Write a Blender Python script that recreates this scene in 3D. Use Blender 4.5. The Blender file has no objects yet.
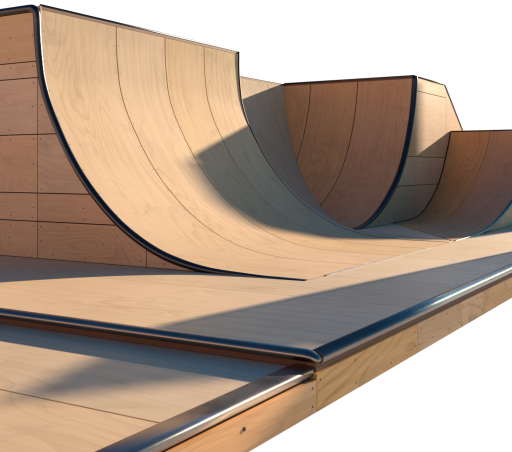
import bpy, math, random
from mathutils import Vector
random.seed(7)
sc = bpy.context.scene
C = sc.collection

# ------------------------------------------------------------------ materials
def nodes_of(name):
    m = bpy.data.materials.new(name)
    m.use_nodes = True
    nt = m.node_tree
    nt.nodes.clear()
    out = nt.nodes.new('ShaderNodeOutputMaterial')
    b = nt.nodes.new('ShaderNodeBsdfPrincipled')
    nt.links.new(b.outputs[0], out.inputs[0])
    return m, nt, b

def plywood(name, light, dark, ring=11.0, contrast=0.55, rough=0.58, bump=0.12, spec=0.22, stretch=0.42, dirt=0.25):
    m, nt, b = nodes_of(name)
    N, L = nt.nodes.new, nt.links.new
    def math_(op, a, bb=None, c=None):
        n = N('ShaderNodeMath'); n.operation = op
        for i, v in enumerate((a, bb, c)):
            if v is None: continue
            if isinstance(v, (int, float)): n.inputs[i].default_value = v
            else: L(v, n.inputs[i])
        return n.outputs[0]
    def mix(fac, a, bb, blend='MIX'):
        n = N('ShaderNodeMix'); n.data_type = 'RGBA'; n.blend_type = blend
        if isinstance(fac, (int, float)): n.inputs[0].default_value = fac
        else: L(fac, n.inputs[0])
        for s, v in ((6, a), (7, bb)):
            if isinstance(v, tuple): n.inputs[s].default_value = v + (1,)
            else: L(v, n.inputs[s])
        return n.outputs[2]
    def noise(vec, scale, detail=2.0, dist=0.0, rgh=0.5):
        n = N('ShaderNodeTexNoise'); n.inputs['Scale'].default_value = scale
        n.inputs['Detail'].default_value = detail; n.inputs['Distortion'].default_value = dist
        n.inputs['Roughness'].default_value = rgh
        L(vec, n.inputs['Vector']); return n.outputs['Fac']
    def ramp(fac, p0, p1):
        n = N('ShaderNodeMapRange'); n.interpolation_type = 'SMOOTHSTEP'
        n.inputs['From Min'].default_value = p0; n.inputs['From Max'].default_value = p1
        L(fac, n.inputs['Value']); return n.outputs[0]
    uv = N('ShaderNodeUVMap'); uv.uv_map = 'UVMap'
    oi = N('ShaderNodeObjectInfo')
    rnd = oi.outputs['Random']
    sep = N('ShaderNodeSeparateXYZ'); L(uv.outputs[0], sep.inputs[0])
    off = math_('MULTIPLY', rnd, 53.0)
    def vec(su, sv):
        cb = N('ShaderNodeCombineXYZ')
        L(math_('MULTIPLY', sep.outputs[0], su), cb.inputs[0])
        L(math_('MULTIPLY', sep.outputs[1], sv), cb.inputs[1])
        L(off, cb.inputs[2]); return cb.outputs[0]
    # cathedral figure: level lines of a stretched noise
    f = noise(vec(1.55, stretch), 1.0, 1.6, 0.35, 0.45)
    saw = math_('FRACT', math_('MULTIPLY', f, ring))
    line = math_('MULTIPLY', ramp(saw, 0.45, 0.97), math_('SUBTRACT', 1.0, ramp(saw, 0.97, 1.0)))
    fade = ramp(noise(vec(1.1, 0.6), 1.3, 2.0), 0.32, 0.68)
    line = math_('MULTIPLY', line, math_('MULTIPLY_ADD', fade, 0.75, 0.25))
    fib = noise(vec(95.0, 2.6), 1.0, 3.0, 0.0, 0.6)
    fib2 = noise(vec(24.0, 0.7), 1.0, 2.0)
    blot = noise(vec(1.3, 1.0), 1.0, 3.0, 0.3)
    k = math_('MULTIPLY', line, contrast)
    k = math_('ADD', k, math_('MULTIPLY', math_('SUBTRACT', fib, 0.5), 0.55))
    k = math_('ADD', k, math_('MULTIPLY', math_('SUBTRACT', fib2, 0.5), 0.7))
    k = math_('ADD', k, math_('MULTIPLY', math_('SUBTRACT', blot, 0.5), 0.75))
    n = N('ShaderNodeClamp'); L(math_('ADD', k, 0.2), n.inputs[0]); k = n.outputs[0]
    col = mix(k, light, dark)
    # sheet to sheet variation
    hsv = N('ShaderNodeHueSaturation')
    L(math_('MULTIPLY_ADD', rnd, 0.006, 0.498), hsv.inputs['Hue'])
    L(math_('MULTIPLY_ADD', math_('FRACT', math_('MULTIPLY', rnd, 7.3)), 0.16, 0.92), hsv.inputs['Saturation'])
    L(math_('MULTIPLY_ADD', math_('FRACT', math_('MULTIPLY', rnd, 3.7)), 0.14, 0.91), hsv.inputs['Value'])
    L(col, hsv.inputs['Color'])
    # faint scuffs and wheel dirt
    sc1 = ramp(noise(vec(2.2, 2.6), 1.0, 5.0, 0.8, 0.65), 0.52, 0.80)
    col = mix(math_('MULTIPLY', sc1, dirt), hsv.outputs[0], (0.16, 0.125, 0.10))
    L(col, b.inputs['Base Color'])
    L(math_('MULTIPLY_ADD', fib2, 0.18, rough - 0.09), b.inputs['Roughness'])
    b.inputs['Specular IOR Level'].default_value = spec
    bm = N('ShaderNodeBump'); bm.inputs['Strength'].default_value = bump; bm.inputs['Distance'].default_value = 0.004
    L(math_('SUBTRACT', fib, math_('MULTIPLY', line, 0.5)), bm.inputs['Height']); L(bm.outputs[0], b.inputs['Normal'])
    return m

def metal(name, col, rough, metallic=1.0):
    m, nt, b = nodes_of(name)
    N, L = nt.nodes.new, nt.links.new
    tc = N('ShaderNodeTexCoord')
    n = N('ShaderNodeTexNoise'); n.inputs['Scale'].default_value = 3.0; n.inputs['Detail'].default_value = 6; n.inputs['Roughness'].default_value = .65
    L(tc.outputs['Object'], n.inputs['Vector'])
    n2 = N('ShaderNodeTexNoise'); n2.inputs['Scale'].default_value = 60.0; n2.inputs['Detail'].default_value = 2
    L(tc.outputs['Object'], n2.inputs['Vector'])
    mr = N('ShaderNodeMapRange'); mr.inputs['From Min'].default_value = .35; mr.inputs['From Max'].default_value = .7
    mr.inputs['To Min'].default_value = rough * .9; mr.inputs['To Max'].default_value = rough * 1.25
    L(n.outputs['Fac'], mr.inputs['Value']); L(mr.outputs[0], b.inputs['Roughness'])
    mx = N('ShaderNodeMix'); mx.data_type = 'RGBA'
    mx.inputs[6].default_value = tuple(c * .82 for c in col) + (1,); mx.inputs[7].default_value = tuple(min(1, c * 1.15) for c in col) + (1,)
    L(n.outputs['Fac'], mx.inputs[0]); L(mx.outputs[2], b.inputs['Base Color'])
    b.inputs['Metallic'].default_value = metallic
    bm = N('ShaderNodeBump'); bm.inputs['Strength'].default_value = .05; bm.inputs['Distance'].default_value = .002
    L(n2.outputs['Fac'], bm.inputs['Height']); L(bm.outputs[0], b.inputs['Normal'])
    return m

def plain(name, col, rough=.7):
    m, nt, b = nodes_of(name)
    N, L = nt.nodes.new, nt.links.new
    tc = N('ShaderNodeTexCoord'); n = N('ShaderNodeTexNoise'); n.inputs['Scale'].default_value = 9; n.inputs['Detail'].default_value = 4
    L(tc.outputs['Object'], n.inputs['Vector'])
    mx = N('ShaderNodeMix'); mx.data_type = 'RGBA'
    mx.inputs[6].default_value = tuple(c * .75 for c in col) + (1,); mx.inputs[7].default_value = tuple(c * 1.2 for c in col) + (1,)
    L(n.outputs['Fac'], mx.inputs[0]); L(mx.outputs[2], b.inputs['Base Color'])
    b.inputs['Roughness'].default_value = rough; b.inputs['Specular IOR Level'].default_value = .2
    return m

M_RAMP = plywood('pale_birch_ply', (.735, .495, .285), (.555, .335, .165), ring=22, contrast=.36, spec=.05, rough=.68, stretch=.34)
M_DECK = plywood('deck_birch_ply', (.77, .53, .305), (.585, .37, .19), ring=18, contrast=.38, rough=.50, spec=.5, stretch=.36)
M_WALL = plywood('side_birch_ply', (.82, .46, .25), (.60, .295, .145), ring=26, contrast=.36, stretch=.5)
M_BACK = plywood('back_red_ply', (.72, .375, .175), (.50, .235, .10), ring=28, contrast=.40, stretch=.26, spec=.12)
M_PALE = plywood('pale_side_ply', (.73, .425, .22), (.56, .30, .145), ring=20, contrast=.3, spec=.06)
M_FASC = plywood('fascia_ply', (.80, .40, .155), (.46, .185, .055), ring=22, contrast=.52, stretch=.42)
M_EDGE = plain('stained_edge', (.20, .075, .035), .6)
M_BODY = plain('frame_timber', (.045, .03, .022), .85)
M_STEEL = metal('blued_steel_tube', (.31, .24, .19), .28)
M_DARK = metal('dark_steel_tube', (.085, .070, .062), .28)
M_TRIM = metal('bright_steel_strip', (.40, .37, .33), .6)
M_DULL = metal('dull_steel_tube', (.06, .058, .055), .40)
M_RUBBER = plain('black_edging', (.018, .017, .017), .55)
M_SCREW = plain('screw_head', (.05, .04, .04), .5)

# ------------------------------------------------------------------ mesh helpers
class MB:
    def __init__(s): s.v, s.uv, s.f, s.mi, s.sm = [], [], [], [], []
    def add(s, p, uv=(0, 0)):
        s.v.append(tuple(p)); s.uv.append(uv); return len(s.v) - 1
    def face(s, ids, mi=0, smooth=False):
        out = []
        for i in ids:
            if not out or (Vector(s.v[i]) - Vector(s.v[out[-1]])).length > 1e-6: out.append(i)
        if len(out) > 1 and (Vector(s.v[out[0]]) - Vector(s.v[out[-1]])).length < 1e-6: out.pop()
        if len(out) < 3: return
        s.f.append(out); s.mi.append(mi); s.sm.append(smooth)
    def build(s, name, mats, parent=None, recalc=True):
        me = bpy.data.meshes.new(name)
        me.from_pydata(s.v, [], s.f)
        ul = me.uv_layers.new(name='UVMap')
        for lp in me.loops: ul.data[lp.index].uv = s.uv[lp.vertex_index]
        for p, mi, sm in zip(me.polygons, s.mi, s.sm): p.material_index = mi; p.use_smooth = sm
        for m in (mats if isinstance(mats, (list, tuple)) else [mats]): me.materials.append(m)
        if recalc:
            import bmesh
            bm = bmesh.new(); bm.from_mesh(me)
            bmesh.ops.recalc_face_normals(bm, faces=bm.faces)
            bm.to_mesh(me); bm.free()
        me.update()
        o = bpy.data.objects.new(name, me); C.objects.link(o)
        if parent:
            o.parent = parent
            o.matrix_parent_inverse = parent.matrix_world.inverted()
        return o

def thing(name, label, cat, loc, group=None):
    o = bpy.data.objects.new(name, None); C.objects.link(o)
    o.location = loc; o.empty_display_size = .2
    o['label'] = label; o['category'] = cat
    if group: o['group'] = group
    bpy.context.view_layer.update()
    return o

def spline(pts, n):
    """monotone-ish Catmull-Rom through 2D points, resampled evenly by arc length"""
    P = [Vector(p) for p in pts]
    P = [P[0] * 2 - P[1]] + P + [P[-1] * 2 - P[-2]]
    fine = []
    for i in range(1, len(P) - 2):
        p0, p1, p2, p3 = P[i - 1:i + 3]
        d = lambda a, b: max((b - a).length, 1e-6) ** .5
        t0 = 0; t1 = t0 + d(p0, p1); t2 = t1 + d(p1, p2); t3 = t2 + d(p2, p3)
        for k in range(24):
            t = t1 + (t2 - t1) * k / 24
            a1 = p0 * ((t1 - t) / (t1 - t0)) + p1 * ((t - t0) / (t1 - t0))
            a2 = p1 * ((t2 - t) / (t2 - t1)) + p2 * ((t - t1) / (t2 - t1))
            a3 = p2 * ((t3 - t) / (t3 - t2)) + p3 * ((t - t2) / (t3 - t2))
            b1 = a1 * ((t2 - t) / (t2 - t0)) + a2 * ((t - t0) / (t2 - t0))
            b2 = a2 * ((t3 - t) / (t3 - t1)) + a3 * ((t - t1) / (t3 - t1))
            fine.append(b1 * ((t2 - t) / (t2 - t1)) + b2 * ((t - t1) / (t2 - t1)))
    fine.append(P[-2].copy())
    acc = [0]
    for a, b in zip(fine, fine[1:]): acc.append(acc[-1] + (b - a).length)
    out = []; j = 0
    for k in range(n):
        t = acc[-1] * k / (n - 1)
        while j < len(acc) - 2 and acc[j + 1] < t: j += 1
        w = (t - acc[j]) / max(acc[j + 1] - acc[j], 1e-9)
        out.append(fine[j].lerp(fine[j + 1], min(max(w, 0), 1)))
    return out

def normals2(P):
    """unit normals of a profile (h to the right, z up), pointing to the riding side"""
    out = []
    for i in range(len(P)):
        a = P[max(i - 1, 0)]; b = P[min(i + 1, len(P) - 1)]
        t = (b - a).normalized()
        n = Vector((-t.y, t.x))
        out.append(n)
    return out

def sheet_grid(rows, nrm, uvs, t, mat, name, parent, zmin=.0015, screws=()):
    """rows: list of lists of riding-side points; nrm: list of lists of normals. A thin solid sheet."""
    m = MB()
    R, K = len(rows), len(rows[0])
    top = [[m.add(rows[i][j], uvs[i][j]) for j in range(K)] for i in range(R)]
    def low(i, j):
        p = Vector(rows[i][j]) - Vector(nrm[i][j]) * t
        p.z = max(p.z, zmin); p.z = min(p.z, rows[i][j][2] - 1e-4) if p.z > rows[i][j][2] else p.z
        return p
    bot = [[m.add(low(i, j), uvs[i][j]) for j in range(K)] for i in range(R)]
    for i in range(R - 1):
        for j in range(K - 1):
            m.face([top[i][j], top[i][j + 1], top[i + 1][j + 1], top[i + 1][j]], 0, True)
            m.face([bot[i][j], bot[i + 1][j], bot[i + 1][j + 1], bot[i][j + 1]], 0, True)
    def skirt(ids_t, ids_b):
        a = [m.add(m.v[i], m.uv[i]) for i in ids_t]; b = [m.add(m.v[i], m.uv[i]) for i in ids_b]
        for k in range(len(a) - 1): m.face([a[k], b[k], b[k + 1], a[k + 1]])
    skirt([r[0] for r in top], [r[0] for r in bot]); skirt([r[-1] for r in top], [r[-1] for r in bot])
    skirt(top[0], bot[0]); skirt(top[-1], bot[-1])
    for c, nn in screws: disc(m, c + nn * .0012, nn, .0055)
    return m.build(name, mat, parent)

def tube(path, rad, name, mat, parent, seg=14, ell=None, cap=True, sq=1.0, up=Vector((0, 0, 1)), round_end=False):
    """sweep along 3D path. rad: float or list. ell=(a,b): half widths across / up"""
    P = [Vector(p) for p in path]
    m = MB(); rings = []
    prevn = None
    n = len(P)
    for i, p in enumerate(P):
        t = (P[min(i + 1, n - 1)] - P[max(i - 1, 0)]).normalized()
        if prevn is None:
            u = up - t * up.dot(t)
            if u.length < .05: u = Vector((1, 0, 0)) - t * t.x
        else:
            u = prevn - t * prevn.dot(t)
        u.normalize(); prevn = u
        s = t.cross(u)
        r = rad[i] if isinstance(rad, (list, tuple)) else rad
        a, b = (r, r) if ell is None else (ell[0] * r, ell[1] * r)
        pw = lambda v: math.copysign(abs(v) ** sq, v)
        rings.append([m.add(p + s * (a * pw(math.cos(2 * math.pi * k / seg))) + u * (b * pw(math.sin(2 * math.pi * k / seg))), (i * .1, k / seg)) for k in range(seg)])
    for r0, r1 in zip(rings, rings[1:]):
        for k in range(seg):
            m.face([r0[k], r0[(k + 1) % seg], r1[(k + 1) % seg], r1[k]], 0, True)
    if cap:
        m.face(list(reversed(rings[0]))); m.face(rings[-1])
    return m.build(name, mat, parent)

def box(m, lo, hi, uvax=(0, 1), mi=0):
    x0, y0, z0 = lo; x1, y1, z1 = hi
    c = [(x0, y0, z0), (x1, y0, z0), (x1, y1, z0), (x0, y1, z0), (x0, y0, z1), (x1, y0, z1), (x1, y1, z1), (x0, y1, z1)]
    for q in ((0, 3, 2, 1), (4, 5, 6, 7), (0, 1, 5, 4), (1, 2, 6, 5), (2, 3, 7, 6), (3, 0, 4, 7)):
        m.face([m.add(c[i], (c[i][uvax[0]], c[i][uvax[1]])) for i in q], mi)

def bevel(o, w, seg=2):
    md = o.modifiers.new('soft_edge', 'BEVEL'); md.width = w; md.segments = seg; md.limit_method = 'ANGLE'; md.angle_limit = math.radians(50)
    return o

GAP = .0055
def wall_panel(a0, a1, z0, z1, top, to_world, nrm, mat, parent, t=.018, screws=(), n=48, grain_along_a=True):
    """plywood panel in a vertical plane; a = horizontal coordinate, top(a) = outline height there"""
    a0 += GAP; a1 -= GAP; z0 += GAP; z1 -= GAP
    cols = []
    for i in range(n + 1):
        a = a0 + (a1 - a0) * i / n
        zt = min(z1, top(a))
        if zt > z0 + .004: cols.append((a, zt))
    if len(cols) < 2: return None
    m = MB()
    uvf = (lambda a, z: (z, a)) if grain_along_a else (lambda a, z: (a, z))
    W = lambda a, z, d: Vector(to_world(a, z)) + Vector(nrm) * d
    for i in range(len(cols) - 1):
        (xa, za), (xb, zb) = cols[i], cols[i + 1]
        f = [m.add(W(xa, z0, t), uvf(xa, z0)), m.add(W(xb, z0, t), uvf(xb, z0)), m.add(W(xb, zb, t), uvf(xb, zb)), m.add(W(xa, za, t), uvf(xa, za))]
        m.face(f)
        b = [m.add(W(xa, z0, 0), uvf(xa, z0)), m.add(W(xb, z0, 0), uvf(xb, z0)), m.add(W(xb, zb, 0), uvf(xb, zb)), m.add(W(xa, za, 0), uvf(xa, za))]
        m.face([f[3], f[2], b[2], b[3]]); m.face([f[1], f[0], b[0], b[1]])
        if i == 0: m.face([f[0], f[3], b[3], b[0]])
        if i == len(cols) - 2: m.face([f[2], f[1], b[1], b[2]])
    # screw heads
    for (sa, sz) in screws:
        if a0 + .02 < sa < a1 - .02 and z0 + .02 < sz < min(z1, top(sa)) - .04:
            disc(m, W(sa, sz, t + .0012), nrm, .0075)
    return m.build('side_panel', [mat, M_SCREW], parent, recalc=False)

def disc(m, c, nrm, r, mi=1, seg=8):
    nrm = Vector(nrm).normalized()
    u = nrm.orthogonal().normalized(); v = nrm.cross(u)
    m.face([m.add(Vector(c) + (u * math.cos(2 * math.pi * k / seg) + v * math.sin(2 * math.pi * k / seg)) * r) for k in range(seg)], mi)

def lerp_fn(P):
    """z of a profile as a function of h (h increasing)"""
    def f(h):
        if h <= P[0].x: return P[0].y
        for a, b in zip(P, P[1:]):
            if a.x <= h <= b.x and b.x - a.x > 1e-9:
                return a.y + (b.y - a.y) * (h - a.x) / (b.x - a.x)
        return P[-1].y
    return f

def prism(poly, to_world, b0, b1, name, mat, parent):
    """solid of polygon (a,z) swept between depth b0 and b1 via to_world(a,b,z)"""
    m = MB()
    A = [m.add(to_world(a, b0, z)) for a, z in poly]; B = [m.add(to_world(a, b1, z)) for a, z in poly]
    m.face(A); m.face(list(reversed(B)))
    n = len(poly)
    for i in range(n): m.face([A[i], A[(i + 1) % n], B[(i + 1) % n], B[i]])
    return m.build(name, mat, parent)

def rand_screws(a_list, z_list, jit=.012):
    return [(a + random.uniform(-jit, jit), z + random.uniform(-jit, jit)) for a in a_list for z in z_list]

GROUP = 'plywood quarter pipes on the ramp platform'

# ------------------------------------------------------------------ big ramp on the left (extruded along Y)
Y0, Y1 = 6.22, 10.28
prof1 = spline([(-6.515, 2.765), (-6.515, 2.5), (-6.49, 2.2), (-6.455, 1.974), (-6.365, 1.71), (-6.215, 1.42), (-6.015, 1.098),
                (-5.761, .79), (-5.44, .498), (-5.171, .318), (-4.80, .146), (-4.35, .043), (-3.85, .013), (-3.23, .006)], 90)
n1 = normals2(prof1)
f1 = lerp_fn(prof1)
XB = -9.2
q1 = thing('quarter_pipe', 'tallest pale plywood quarter pipe at the left with panelled brown side wall', 'skate ramp', (-6.5, 8.2, 0), GROUP)
seams = [Y0, 7.475, 8.45, 9.36, Y1]
arc = [0]
for a, b in zip(prof1, prof1[1:]): arc.append(arc[-1] + (b - a).length)
for ya, yb in zip(seams, seams[1:]):
    ys = [ya + GAP * 1.5, (ya + yb) / 2, yb - GAP * 1.5]
    rows = [[Vector((p.x, y, p.y)) for y in ys] for p in prof1]
    nr = [[Vector((n.x, 0, n.y)) for y in ys] for n in n1]
    uvs = [[(y, s) for y in ys] for s in arc]
    sheet_grid(rows, nr, uvs, .018, [M_RAMP, M_SCREW], 'ramp_sheet', q1, screws=[
        (Vector((prof1[i].x, y, prof1[i].y)), Vector((n1[i].x, 0, n1[i].y))) for i in range(5, 60, 6) for y in (ya + .045, yb - .045)])
# timber core
poly = [(XB + .02, 0.0), (XB + .02, 2.72)] + [(p.x - n.x * .022, p.y - n.y * .022) for p, n in zip(prof1[:70], n1[:70])] + [(prof1[70].x, 0.001)]
poly = [(a, max(z, .001)) for a, z in poly]
prism(poly, lambda a, b, z: (a, b, z), Y0 + .004, Y1 - .004, 'timber_core', M_BODY, q1)
m = MB(); box(m, (XB, Y0 - .02, 2.725), (-6.535, Y1, 2.76)); bevel(m.build('top_deck', M_RAMP, q1), .004)
# side wall facing the viewer
top1 = lambda a: f1(a) - .02 if a > -6.513 else 2.70
wrld = lambda a, z: (a, Y0, z)
cells = [(XB, -6.33, 2.16, 2.735), (XB, -6.33, 1.98, 2.16), (XB, -6.535, 1.358, 1.98), (-6.535, -5.4, 1.358, 1.98),
         (XB, -6.535, .715, 1.358), (-6.535, -5.3, .715, 1.358), (XB, -6.535, .405, .715), (-6.535, -5.0, .405, .715),
         (XB, -6.535, 0, .405), (-6.535, -5.016, 0, .405), (-5.016, -4.2, 0, .405)]
for (a0, a1, z0, z1) in cells:
    aw = [-6.96, -6.60, -6.47, -6.30, -6.08, -5.85, -5.58, -5.42, -5.22, -5.08, -4.95, -4.78]
    sc_ = [(a + random.uniform(-.015, .015), z + random.uniform(-.01, .01)) for a in aw for z in (z0 + .05, (z0 + z1) / 2, z1 - .05) if random.random() < .40]
    wall_panel(a0, a1, z0, z1, top1, wrld, (0, -1, 0), M_WALL, q1, screws=sc_, n=70)
# far end wall
for (a0, a1, z0, z1) in [(XB, -5.9, 1.35, 2.72), (XB, -6.5, 0, 1.35), (-6.5, -4.6, 0, 1.35)]:
    wall_panel(a0, a1, z0, z1, top1, lambda a, z: (a, Y1, z), (0, 1, 0), M_WALL, q1, n=40)
# tubes
R = .040
path = [Vector((XB, Y0 - .03, 2.745)), Vector((-7.5, Y0 - .03, 2.745)), Vector((-6.66, Y0 - .03, 2.745))]
for k in range(1, 6):
    t = k / 6 * math.pi / 2
    path.append(Vector((-6.62 + .085 * math.sin(t), Y0 - .03, 2.66 + .085 * math.cos(t))))
path += [Vector((p.x - n.x * .010 - .012 * max(0, 1 - i / 12), Y0 - .022, max(p.y - n.y * .012, -.02))) for i, (p, n) in enumerate(zip(prof1, n1)) if p.y < 2.62]
nn_ = len(path)
rr = [R if i < nn_ * .72 else R * (1 - .72 * ((i - nn_ * .72) / (nn_ * .28))) for i in range(nn_)]
tube(path, rr, 'edge_tube', M_DARK, q1, seg=20)
# bright flat strip between the tube and the sheets
m = MB()
for i, (p, n) in enumerate(zip(prof1, n1)):
    pass
rows = [[Vector((p.x + n.x * .003, Y0 + y, p.y + n.y * .003)) for y in (.008, .020)] for p, n in zip(prof1, n1)]
nr = [[Vector((n.x, 0, n.y))] * 2 for n in n1]
sheet_grid(rows, nr, [[(y, s) for y in (0, .03)] for s in arc], .0025, M_TRIM, 'edge_strip', q1)
pe = [Vector((p.x - n.x * .004, Y1 + .004, p.y - n.y * .003)) for p, n in zip(prof1, n1)]
k93 = sum(1 for p in prof1 if p.y > .93)
tube(pe, [max(.0065, .019 * (1 - .8 * (i / k93) ** 2)) for i in range(len(pe))], 'edge_tube', M_RUBBER, q1)
tube([(-6.527, Y0 + .02, 2.772), (-6.527, 8, 2.772), (-6.527, Y1, 2.772)], .017, 'coping', M_DULL, q1)
m = MB(); box(m, (-6.534, Y0 + .02, 2.728), (-6.5125, Y1, 2.757)); m.build('coping_board', M_EDGE, q1)
# threshold strip where the sheets meet the platform
m = MB(); box(m, (-3.235, Y0 + .35, .0015), (-3.205, 9.6, .007)); m.build('threshold_strip', M_TRIM, q1)

# ------------------------------------------------------------------ recessed ramp and tall back ramp, meeting in a mitre
prof2 = spline([(0, 2.715), (.025, 2.5), (.085, 2.22), (.20, 1.87), (.47, 1.33), (.84, .86), (1.32, .50), (1.85, .22), (2.30, .075), (2.8, .006)], 70)
n2 = normals2(prof2); f2 = lerp_fn(prof2)
arc2 = [0]
for a, b in zip(prof2, prof2[1:]): arc2.append(arc2[-1] + (b - a).length)
XS, YB = -8.0, 14.4

def strip(prof, nrm, arcs, lo, hi, W, NW, mat, parent, t=.018, K=6, side=-1):
    """sheet between lo(d) and hi(d); W(d,b,z) world, NW(nh,nz) world normal"""
    rows, nr, uvs = [], [], []; last = None
    for p, n, s in zip(prof, nrm, arcs):
        a, b = lo(p.x), hi(p.x)
        if b - a < .004:
            if rows:
                c_ = a if side > 0 else b
                rows.append([Vector(W(p.x, c_, p.y))] * K); nr.append([Vector(NW(n.x, n.y))] * K); uvs.append([(c_, s)] * K)
                break
            last = (p, n, s, a, b); continue
        if not rows and last:
            p_, n_, s_, a_, b_ = last
            c_ = b_ if side < 0 else a_
            rows.append([Vector(W(p_.x, c_, p_.y))] * K); nr.append([Vector(NW(n_.x, n_.y))] * K); uvs.append([(c_, s_)] * K)
        bs = [a + (b - a) * k / (K - 1) for k in range(K)]
        rows.append([Vector(W(p.x, bb, p.y)) for bb in bs]); nr.append([Vector(NW(n.x, n.y))] * K); uvs.append([(bb, s) for bb in bs])
    if len(rows) > 1: return sheet_grid(rows, nr, uvs, t, mat, 'ramp_sheet', parent)

q2s = thing('quarter_pipe', 'recessed pale quarter pipe set back between the tallest left ramp and the dark back ramp', 'skate ramp', (XS, 12.3, 0), GROUP)
profA = spline([(-8, 2.715), (-7.86, 2.45), (-7.45, 2.0), (-6.85, 1.58), (-6.25, 1.20), (-5.76, .775), (-5.44, .497), (-5.171, .318), (-4.80, .146),
                (-4.35, .043), (-3.85, .013), (-3.23, .006)], 70)
nA = normals2(profA)
def blend(y):
    t = min(max((y - Y1) / (11.75 - Y1), 0), 1); return t * t * (3 - 2 * t)
for ya, yb in ((Y1 + .004, 12.5), (12.5, 13.7), (13.7, YB)):
    rows, nr, uvs = [], [], []; K = 20 if ya < 11 else 6
    for i in range(70):
        end = min(yb - GAP, YB - prof2[i].x + .002)
        st = min(ya + GAP, end)
        ys = [st + (end - st) * k / (K - 1) for k in range(K)]
        rr_, nn2, uu = [], [], []
        for y in ys:
            t = blend(y); b2_ = Vector((XS + prof2[i].x, prof2[i].y))
            p = profA[i].lerp(b2_, t); n = nA[i].lerp(n2[i], t).normalized()
            rr_.append(Vector((p.x, y, p.y))); nn2.append(Vector((n.x, 0, n.y))); uu.append((y, arc2[i]))
        rows.append(rr_); nr.append(nn2); uvs.append(uu)
        if end - st < 1e-6: break
    sheet_grid(rows, nr, uvs, .018, M_RAMP, 'ramp_sheet', q2s)
poly = [(XS - 1.4, 0), (XS - 1.4, 2.67)] + [(XS + p.x - n.x * .022, max(.001, p.y - n.y * .022)) for p, n in zip(prof2[:60], n2[:60])] + [(XS + prof2[60].x, .001)]
prism(poly, lambda a, b, z: (a, b, z), Y1 + .03, YB + .05, 'timber_core', M_BODY, q2s)
m = MB(); box(m, (XS - 1.42, Y1 + .03, 2.675), (XS - .02, YB, 2.71)); m.build('top_deck', M_RAMP, q2s)
tube([(XS - .012, Y1 + .03, 2.722), (XS - .012, 12, 2.722), (XS - .012, YB - .02, 2.722)], .018, 'coping', M_DULL, q2s)
m = MB(); box(m, (XS - .018, Y1 + .03, 2.672), (XS + .0045, YB - .02, 2.706)); m.build('coping_board', M_EDGE, q2s)

XE = -5.2
q2 = thing('quarter_pipe', 'tall shadowed reddish quarter pipe at the back with pale sunlit side wall', 'skate ramp', (-6.6, YB, 0), GROUP)
sx = [XS, -7.39, -6.35, XE]
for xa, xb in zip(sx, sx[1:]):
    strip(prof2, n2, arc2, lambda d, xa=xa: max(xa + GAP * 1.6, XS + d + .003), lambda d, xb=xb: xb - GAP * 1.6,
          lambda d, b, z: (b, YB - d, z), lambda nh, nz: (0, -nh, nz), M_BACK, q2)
YD = 16.2
def top2(a):   # a = Y
    if a < YB: return f2(YB - a) - .02
    if a < YD: return 2.705
    return max(2.705 - (a - YD) * .70, .05)
poly = [(YB - prof2[60].x, .001)] + [(YB - (p.x - n.x * .022), max(.001, p.y - n.y * .022)) for p, n in reversed(list(zip(prof2[:60], n2[:60])))] + [(YD, 2.67), (19.9, .06), (19.9, 0)]
prism(poly, lambda a, b, z: (b, a, z), XS - .3, XE - .004, 'timber_core', M_BODY, q2)
m = MB(); box(m, (XS - 1.4, YB + .02, 2.675), (XE + .018, YD, 2.712)); m.build('top_deck', M_PALE, q2)
for (a0, a1, z0, z1) in [(11.6, 14.47, 0, .655), (11.6, 14.47, .655, 1.195), (13.2, 14.47, 1.195, 2.45), (13.2, 14.47, 2.45, 2.8), (14.47, 15.35, 0, .655), (14.47, 15.35, .655, 1.195), (15.35, 17.3, 0, .655), (15.35, 17.3, .655, 1.195),
                         (14.47, 16.3, 1.195, 2.45), (14.47, 16.3, 2.45, 2.8), (16.3, 19.8, 1.195, 2.8), (17.3, 19.8, 0, 1.195)]:
    scr = [(a, z0 + .08 + k * .13) for a in (12.9, 13.3, 13.75, 14.15, 14.39, 14.55, 15.1, 15.28, 15.42, 15.9, 16.2) for k in range(int((z1 - z0 - .1) / .13) + 1)]
    scr = [q for q in scr if random.random() < .8]
    wall_panel(a0, a1, z0, z1, top2, lambda a, z: (XE, a, z), (1, 0, 0), M_PALE, q2, screws=scr, n=60)
pe = [Vector((XE + .02, YB - p.x + n.x * .012, max(p.y - n.y * .012, -.02))) for p, n in zip(prof2, n2)]
tube(pe, [.048 * (1 - .62 * max(0, (i - 44) / 26)) for i in range(70)], 'edge_tube', M_DULL, q2, seg=18)
rows = [[Vector((XE - y, YB - (p.x + n.x * .003), p.y + n.y * .003)) for y in (.035, .006)] for p, n in zip(prof2, n2)]
nr = [[Vector((0, -n.x, n.y))] * 2 for n in n2]
sheet_grid(rows, nr, [[(y, s) for y in (0, .03)] for s in arc2], .0025, M_DARK, 'edge_strip', q2)
tube([(XS - .01, YB + .012, 2.722), (-6.5, YB + .012, 2.722), (XE + .02, YB + .012, 2.722)], .020, 'coping', M_DARK, q2)
m = MB(); box(m, (XS, YB - .0045, 2.672), (XE + .018, YB + .018, 2.706)); m.build('coping_board', M_EDGE, q2)
tube([(XE + .012, YB + .03, 2.716), (XE + .012, YD, 2.716), (XE + .012, YD + .06, 2.69), (XE + .012, 17.6, 1.735), (XE + .012, 19.7, .27)], .016, 'rim_strip', M_EDGE, q2, seg=8)

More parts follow.
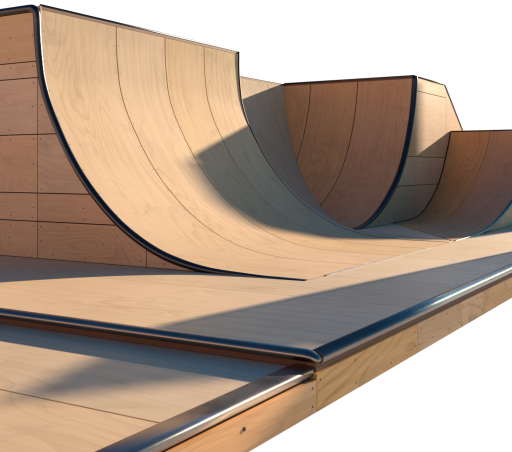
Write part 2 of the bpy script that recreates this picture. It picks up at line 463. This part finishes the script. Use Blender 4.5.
# ------------------------------------------------------------------ low ramp at the right
XR = -3.27
pl = spline([(16.56, 1.742), (16.50, 1.60), (16.35, 1.357), (16.02, .917), (15.75, .64), (15.3, .345), (14.75, .105), (14.2, .025), (13.3, .006)], 60)
pr = spline([(16.56, 1.742), (16.40, 1.50), (16.02, 1.20), (15.2, .83), (14.45, .575), (13.85, .42), (13.3, .262), (12.5, .088), (11.9, .028), (11.2, .009), (10.55, .005)], 60)
q3 = thing('quarter_pipe', 'low shadowed quarter pipe at the right edge beside the pale side wall', 'skate ramp', (-4.2, 15.5, 0), GROUP)
def q3pt(i, w): 
    p = pl[i].lerp(pr[i], w); return Vector((XE + .024 + (XR - XE - .024) * w, p.x, p.y))
def q3n(i, w):
    a = q3pt(max(i - 1, 0), w); b = q3pt(min(i + 1, 59), w); t = (b - a).normalized()
    s = (q3pt(i, min(w + .01, 1)) - q3pt(i, max(w - .01, 0))).normalized()
    n = t.cross(s); n.normalize()
    return n if n.z > 0 else -n
arc3 = [0]
for a, b in zip(pl, pl[1:]): arc3.append(arc3[-1] + (b - a).length)
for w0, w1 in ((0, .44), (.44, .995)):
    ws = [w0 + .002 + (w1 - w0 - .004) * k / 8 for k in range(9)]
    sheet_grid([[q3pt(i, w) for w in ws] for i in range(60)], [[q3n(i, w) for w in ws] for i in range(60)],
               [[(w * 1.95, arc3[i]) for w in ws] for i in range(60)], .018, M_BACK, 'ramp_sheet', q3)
m = MB(); ids = []
for w in (0.004, .992):
    ring = [m.add(q3pt(i, w) - q3n(i, w) * .024 if i < 46 else Vector((q3pt(i, w).x, q3pt(i, w).y, .001))) for i in range(0, 52)]
    x = q3pt(0, w).x
    ring += [m.add((x, pl[51].lerp(pr[51], w).x, 0.0005)), m.add((x, 18.0, 0.0005)), m.add((x, 18.0, 1.70)), m.add((x, 16.6, 1.70))]
    ids.append(ring)
m.face(ids[0]); m.face(list(reversed(ids[1])))
for k in range(len(ids[0])): m.face([ids[0][k], ids[0][(k + 1) % len(ids[0])], ids[1][(k + 1) % len(ids[0])], ids[1][k]])
m.build('timber_core', M_BODY, q3)
m = MB(); box(m, (XE + .03, 16.59, 1.705), (XR, 18.02, 1.738)); m.build('top_deck', M_PALE, q3)
tube([(XE + .03, 16.575, 1.748), (-4.2, 16.575, 1.748), (XR + .01, 16.575, 1.748)], .020, 'coping', M_DARK, q3)
m = MB(); box(m, (XE + .03, 16.555, 1.692), (XR, 16.588, 1.731)); m.build('coping_board', M_EDGE, q3)
frp = lerp_fn([Vector((p.x, p.y)) for p in reversed(pr)])
top3 = lambda a: frp(a) - .02 if a < 16.56 else 1.70
for (a0, a1, z0, z1) in [(11, 14.6, 0, .42), (14.6, 18, 0, .42), (13, 18, .42, 1.1), (14, 18, 1.1, 1.75)]:
    wall_panel(a0, a1, z0, z1, top3, lambda a, z: (XR - .015, a, z), (1, 0, 0), M_WALL, q3,
               screws=rand_screws([12.6, 13.1, 13.5, 13.9, 14.4, 14.8], [z0 + .07, z1 - .07]), n=50)
tube([Vector((XR + .022, p.x - .012, max(p.y - .012, -.012))) for p in pr], [.034 * (1 - .62 * max(0, (i - 34) / 26)) for i in range(60)], 'edge_tube', M_DULL, q3, seg=18)
tube([Vector((XE + .030, p.x - .004, p.y + .004)) for p in pl], .013, 'edge_tube', M_DARK, q3, seg=10)

# ------------------------------------------------------------------ raised platform
ZB = -.29
XD = -1.93
plat = thing('ramp_platform', 'raised plywood platform carrying the quarter pipes, with rounded steel edge and screwed fascia boards', 'platform', (-4.5, 9, ZB))
YF = 3.80
m = MB(); box(m, (-10.2, YF + .03, ZB + .002), (XD - .03, 20.2, -.0205)); m.build('timber_core', M_BODY, plat)
dy = [YF, 5.42, 6.62, 8.42, 10.8, 13.2, 15.6, 18.0, 20.2]
for ya, yb in zip(dy, dy[1:]):
    m = MB(); box(m, (-10.2, ya + .004, -.02), (-1.985, yb - .004, 0.0), uvax=(1, 0))
    m.build('deck_sheet', M_DECK, plat)
# riser of the step
m = MB(); box(m, (-10.2, YF - .004, -.0815), (XD, YF + .024, -.022), uvax=(2, 0)); m.build('riser_board', M_EDGE, plat)
# step nosing (half round, with a rounded right end)
p = [Vector((-10.2, YF + .004, -.012)), Vector((-6, YF + .002, -.012)), Vector((-3, YF, -.012)), Vector((-1.985, YF - .004, -.012))]
rad = [1, 1, 1, 1]
for k in range(1, 9):
    t = k / 8; p.append(Vector((-1.985 + .10 * t, YF - .004 - .01 * t * t, -.012 - .018 * t * t))); rad.append(max(.1, math.sqrt(max(0, 1 - (t * .995) ** 2.5))))
tube(p, rad, 'step_nosing', M_STEEL, plat, seg=20, ell=(.046, .034))
# edge nosing along the right side
tube([(XD, YF + .012, -.022), (XD, 6, -.022), (XD, 10, -.022), (XD, 20.2, -.022)], 1, 'edge_nosing', M_STEEL, plat, seg=32, ell=(.052, .036), sq=.92)
m = MB(); box(m, (XD - .03, YF - .028, -.088), (XD + .028, 20.2, -.036)); m.build('edge_board', M_EDGE, plat)
fs = [YF - .055, 5.30, 6.32, 6.98, 8.2, 9.4, 10.6, 11.8, 13.0, 14.2, 15.4, 16.6, 17.8, 19.0, 20.2]
for ya, yb in zip(fs, fs[1:]):
    m = MB(); box(m, (XD - .03, ya + .003, ZB), (XD + .045, yb - .003, -.0885), uvax=(2, 1))
    for yy in (ya + .06, yb - .06, (ya * 2 + yb) / 3, (ya + yb * 2) / 3):
        for zz in (ZB + .045, -.125):
            if random.random() < .8:
                disc(m, (XD + .0462, yy + random.uniform(-.02, .02), zz + random.uniform(-.012, .012)), (1, 0, 0), .0065)
    m.build('fascia_board', [M_FASC, M_SCREW], plat, recalc=False)

# ------------------------------------------------------------------ lower platform in front
ZL = -.082
low = thing('ramp_platform', 'lower plywood platform in the foreground below the step, with thick rounded steel edge tube', 'platform', (-4, 2.5, ZB))
m = MB(); box(m, (-10.2, 1.3, ZB + .002), (-1.99, YF - .012, ZL - .0205)); m.build('timber_core', M_BODY, low)
for ya, yb in ((1.3, 2.66), (2.668, YF - .006)):
    m = MB(); box(m, (-10.2, ya + .003, ZL - .02), (-2.05, yb - .003, ZL), uvax=(1, 0)); m.build('deck_sheet', M_DECK, low)
tube([(-1.983, 1.3, ZL - .005), (-1.983, 2.5, ZL - .005), (-1.983, YF - .030, ZL - .005)], 1, 'edge_nosing', M_STEEL, low, seg=40, ell=(.077, .028), sq=.5)
m = MB(); box(m, (-1.98, 1.3, -.119), (-1.925, YF - .065, -.105)); m.build('edge_board', M_BODY, low)  # near-black colour stands in for the shadow gap under the nosing
for ya, yb in ((1.3, 2.1), (2.1, YF - .055)):
    m = MB(); box(m, (-1.98, ya + .003, ZB), (-1.885, yb - .003, -.1195), uvax=(2, 1))
    for zz in (ZB + .04, -.155):
        disc(m, (-1.8838, yb - .05, zz), (1, 0, 0), .007); 
    m.build('fascia_board', [M_FASC, M_SCREW], low, recalc=False)
tube([(-1.8846, 3.02, -.175), (-1.881, 3.02, -.175)], .010, 'bolt_head', M_RUBBER, low, seg=12)

# ------------------------------------------------------------------ slatted screen added out of view to shade the platform
XQ, YQ = -1.65, 13.7
q4 = thing('shadow_caster_screen', 'unseen slatted screen added past the right edge to shade the platform', 'screen', (-.4, YQ, ZB))
top_l = lerp_fn([Vector(p) for p in ((-1.66, 2.60), (-1.20, 2.90), (-.56, 2.62), (.2, 2.45), (.80, 2.35))])
z = ZB + .02
while z < 2.9:
    zc = z + .022
    xs = [XQ + k * .01 for k in range(241)]
    ok = [x for x in xs if top_l(x) > zc]
    if ok:
        m = MB()
        box(m, (ok[0], YQ, z), (ok[-1], YQ + .02, z + .038), uvax=(2, 0))
        m.build('slat', M_PALE, q4)
    z += .050
for x in (-1.61, .5):
    m = MB(); box(m, (x - .02, YQ + .022, ZB), (x + .02, YQ + .10, top_l(x) - .05), uvax=(0, 2)); m.build('post', M_PALE, q4)

# unseen tower added past the right edge, outline shaped to cast the bowl shadow
YT = 22.0
q5 = thing('shadow_caster_tower', 'unseen plywood tower added far behind the low ramp to shade the bowl', 'skate ramp', (-3, YT, ZB))
out5 = [(-3.95, ZB), (-3.95, 4.76), (-3.81, 4.59), (-3.63, 4.40), (-3.46, 4.25), (-3.26, 4.05), (-3.02, 3.86), (-2.82, 3.60), (-2.59, 3.44),
        (-2.45, 3.30), (-2.15, 3.13), (-1.80, 3.07), (-1.55, 2.90), (-1.50, 2.5), (-1.49, ZB)]
prism(out5, lambda a, b, z: (a, b, z), YT + .02, YT + .9, 'timber_core', M_BODY, q5)
for (a0, a1) in ((-3.95, -3.2), (-3.2, -2.4), (-2.4, -1.49)):
    fz = lerp_fn([Vector(p) for p in out5[1:-1]])
    for z0, z1 in ((ZB, 1.2), (1.2, 2.6), (2.6, 5)):
        wall_panel(a0, a1, z0, z1, fz, lambda a, z: (a, YT + .018, z), (0, -1, 0), M_PALE, q5)

# ------------------------------------------------------------------ light
SUN = Vector((.92, 6.1, 1.62)).normalized()
el = math.asin(SUN.z); az = math.atan2(SUN.x, SUN.y)
ld = bpy.data.lights.new('sun', 'SUN'); ld.energy = 12.2; ld.angle = math.radians(.75); ld.color = (1.0, .82, .60)
lo = bpy.data.objects.new('sun', ld); C.objects.link(lo)
lo.rotation_euler = SUN.to_track_quat('Z', 'Y').to_euler(); lo.location = (0, 30, 12)

w = bpy.data.worlds.new('World'); sc.world = w; w.use_nodes = True
nt = w.node_tree; nt.nodes.clear()
N, L = nt.nodes.new, nt.links.new
out = N('ShaderNodeOutputWorld')
sky = N('ShaderNodeTexSky'); sky.sky_type = 'NISHITA'; sky.sun_disc = False
sky.sun_elevation = el; sky.sun_rotation = az; sky.air_density = 1.0; sky.dust_density = 1.0
b1 = N('ShaderNodeBackground'); b1.inputs[1].default_value = .098; 
tn = N('ShaderNodeMix'); tn.data_type = 'RGBA'; tn.blend_type = 'MULTIPLY'; tn.inputs[0].default_value = 1
tn.inputs[7].default_value = (.22, .80, 1.42, 1); L(sky.outputs[0], tn.inputs[6]); L(tn.outputs[2], b1.inputs[0])
b2 = N('ShaderNodeBackground'); b2.inputs[0].default_value = (1, 1, 1, 1); b2.inputs[1].default_value = 1.0
tc = N('ShaderNodeTexCoord'); sp = N('ShaderNodeSeparateXYZ'); L(tc.outputs['Generated'], sp.inputs[0])
def wmap(v, a, b, c, d):
    n = N('ShaderNodeMapRange'); n.interpolation_type = 'SMOOTHSTEP'
    for k, x in zip(('From Min', 'From Max', 'To Min', 'To Max'), (a, b, c, d)): n.inputs[k].default_value = x
    L(v, n.inputs['Value']); return n.outputs[0]
def wm(op, a, b):
    n = N('ShaderNodeMath'); n.operation = op; L(a, n.inputs[0]); L(b, n.inputs[1]); return n.outputs[0]
dt = N('ShaderNodeVectorMath'); dt.operation = 'DOT_PRODUCT'; L(tc.outputs['Generated'], dt.inputs[0])
dt.inputs[1].default_value = (-.5165, .8563, 0)
low_band = wmap(sp.outputs[2], .209, .245, 1, 0)      # bright white haze above the horizon, over the far side
side = wmap(dt.outputs['Value'], .78, .915, 0, 1)
below = wmap(sp.outputs[2], -.03, .0, 1, 0)           # white void below the horizon
white = wm('MAXIMUM', wm('MULTIPLY', low_band, side), wm('MULTIPLY', below, wmap(dt.outputs['Value'],   .2, .8, .75, 1)))
ms = N('ShaderNodeMixShader'); L(white, ms.inputs[0]); b3 = N('ShaderNodeBackground'); b3.inputs[0].default_value = (1, .60, .36, 1); b3.inputs[1].default_value = 1.9
d2 = N('ShaderNodeVectorMath'); d2.operation = 'DOT_PRODUCT'; L(tc.outputs['Generated'], d2.inputs[0]); d2.inputs[1].default_value = (-.25, -.968, 0)
warm = wm('MULTIPLY', wmap(d2.outputs['Value'], .55, .97, 0, 1), wmap(sp.outputs[2], .10, .42, 1, 0))   # added warm fill, low behind the camera, lighting the shaded walls
m3 = N('ShaderNodeMixShader'); L(warm, m3.inputs[0]); L(b1.outputs[0], m3.inputs[1]); L(b3.outputs[0], m3.inputs[2]); L(m3.outputs[0], ms.inputs[1]); L(b2.outputs[0], ms.inputs[2])
L(ms.outputs[0], out.inputs[0])

# ------------------------------------------------------------------ camera
cd = bpy.data.cameras.new('camera'); co = bpy.data.objects.new('camera', cd); C.objects.link(co)
cd.sensor_fit = 'HORIZONTAL'; cd.sensor_width = 36; cd.lens = 794 / 512 * 36
cd.shift_y = -(226 - 167) / 512
cd.dof.use_dof = True; cd.dof.focus_distance = 8.0; cd.dof.aperture_fstop = 9.0
cd.clip_start = .05; cd.clip_end = 500
co.location = (0, 0, 1.0)
co.rotation_euler = (math.pi / 2, 0, math.atan2(479, 794))
sc.camera = co
sc.render.engine = 'CYCLES'
sc.render.resolution_x, sc.render.resolution_y = 1024, 904
sc.cycles.samples = 256; sc.cycles.use_denoising = True
sc.cycles.max_bounces = 8; sc.cycles.diffuse_bounces = 1
sc.view_settings.view_transform = 'Standard'; sc.view_settings.look = 'None'
sc.view_settings.exposure = 0; sc.view_settings.gamma = 1
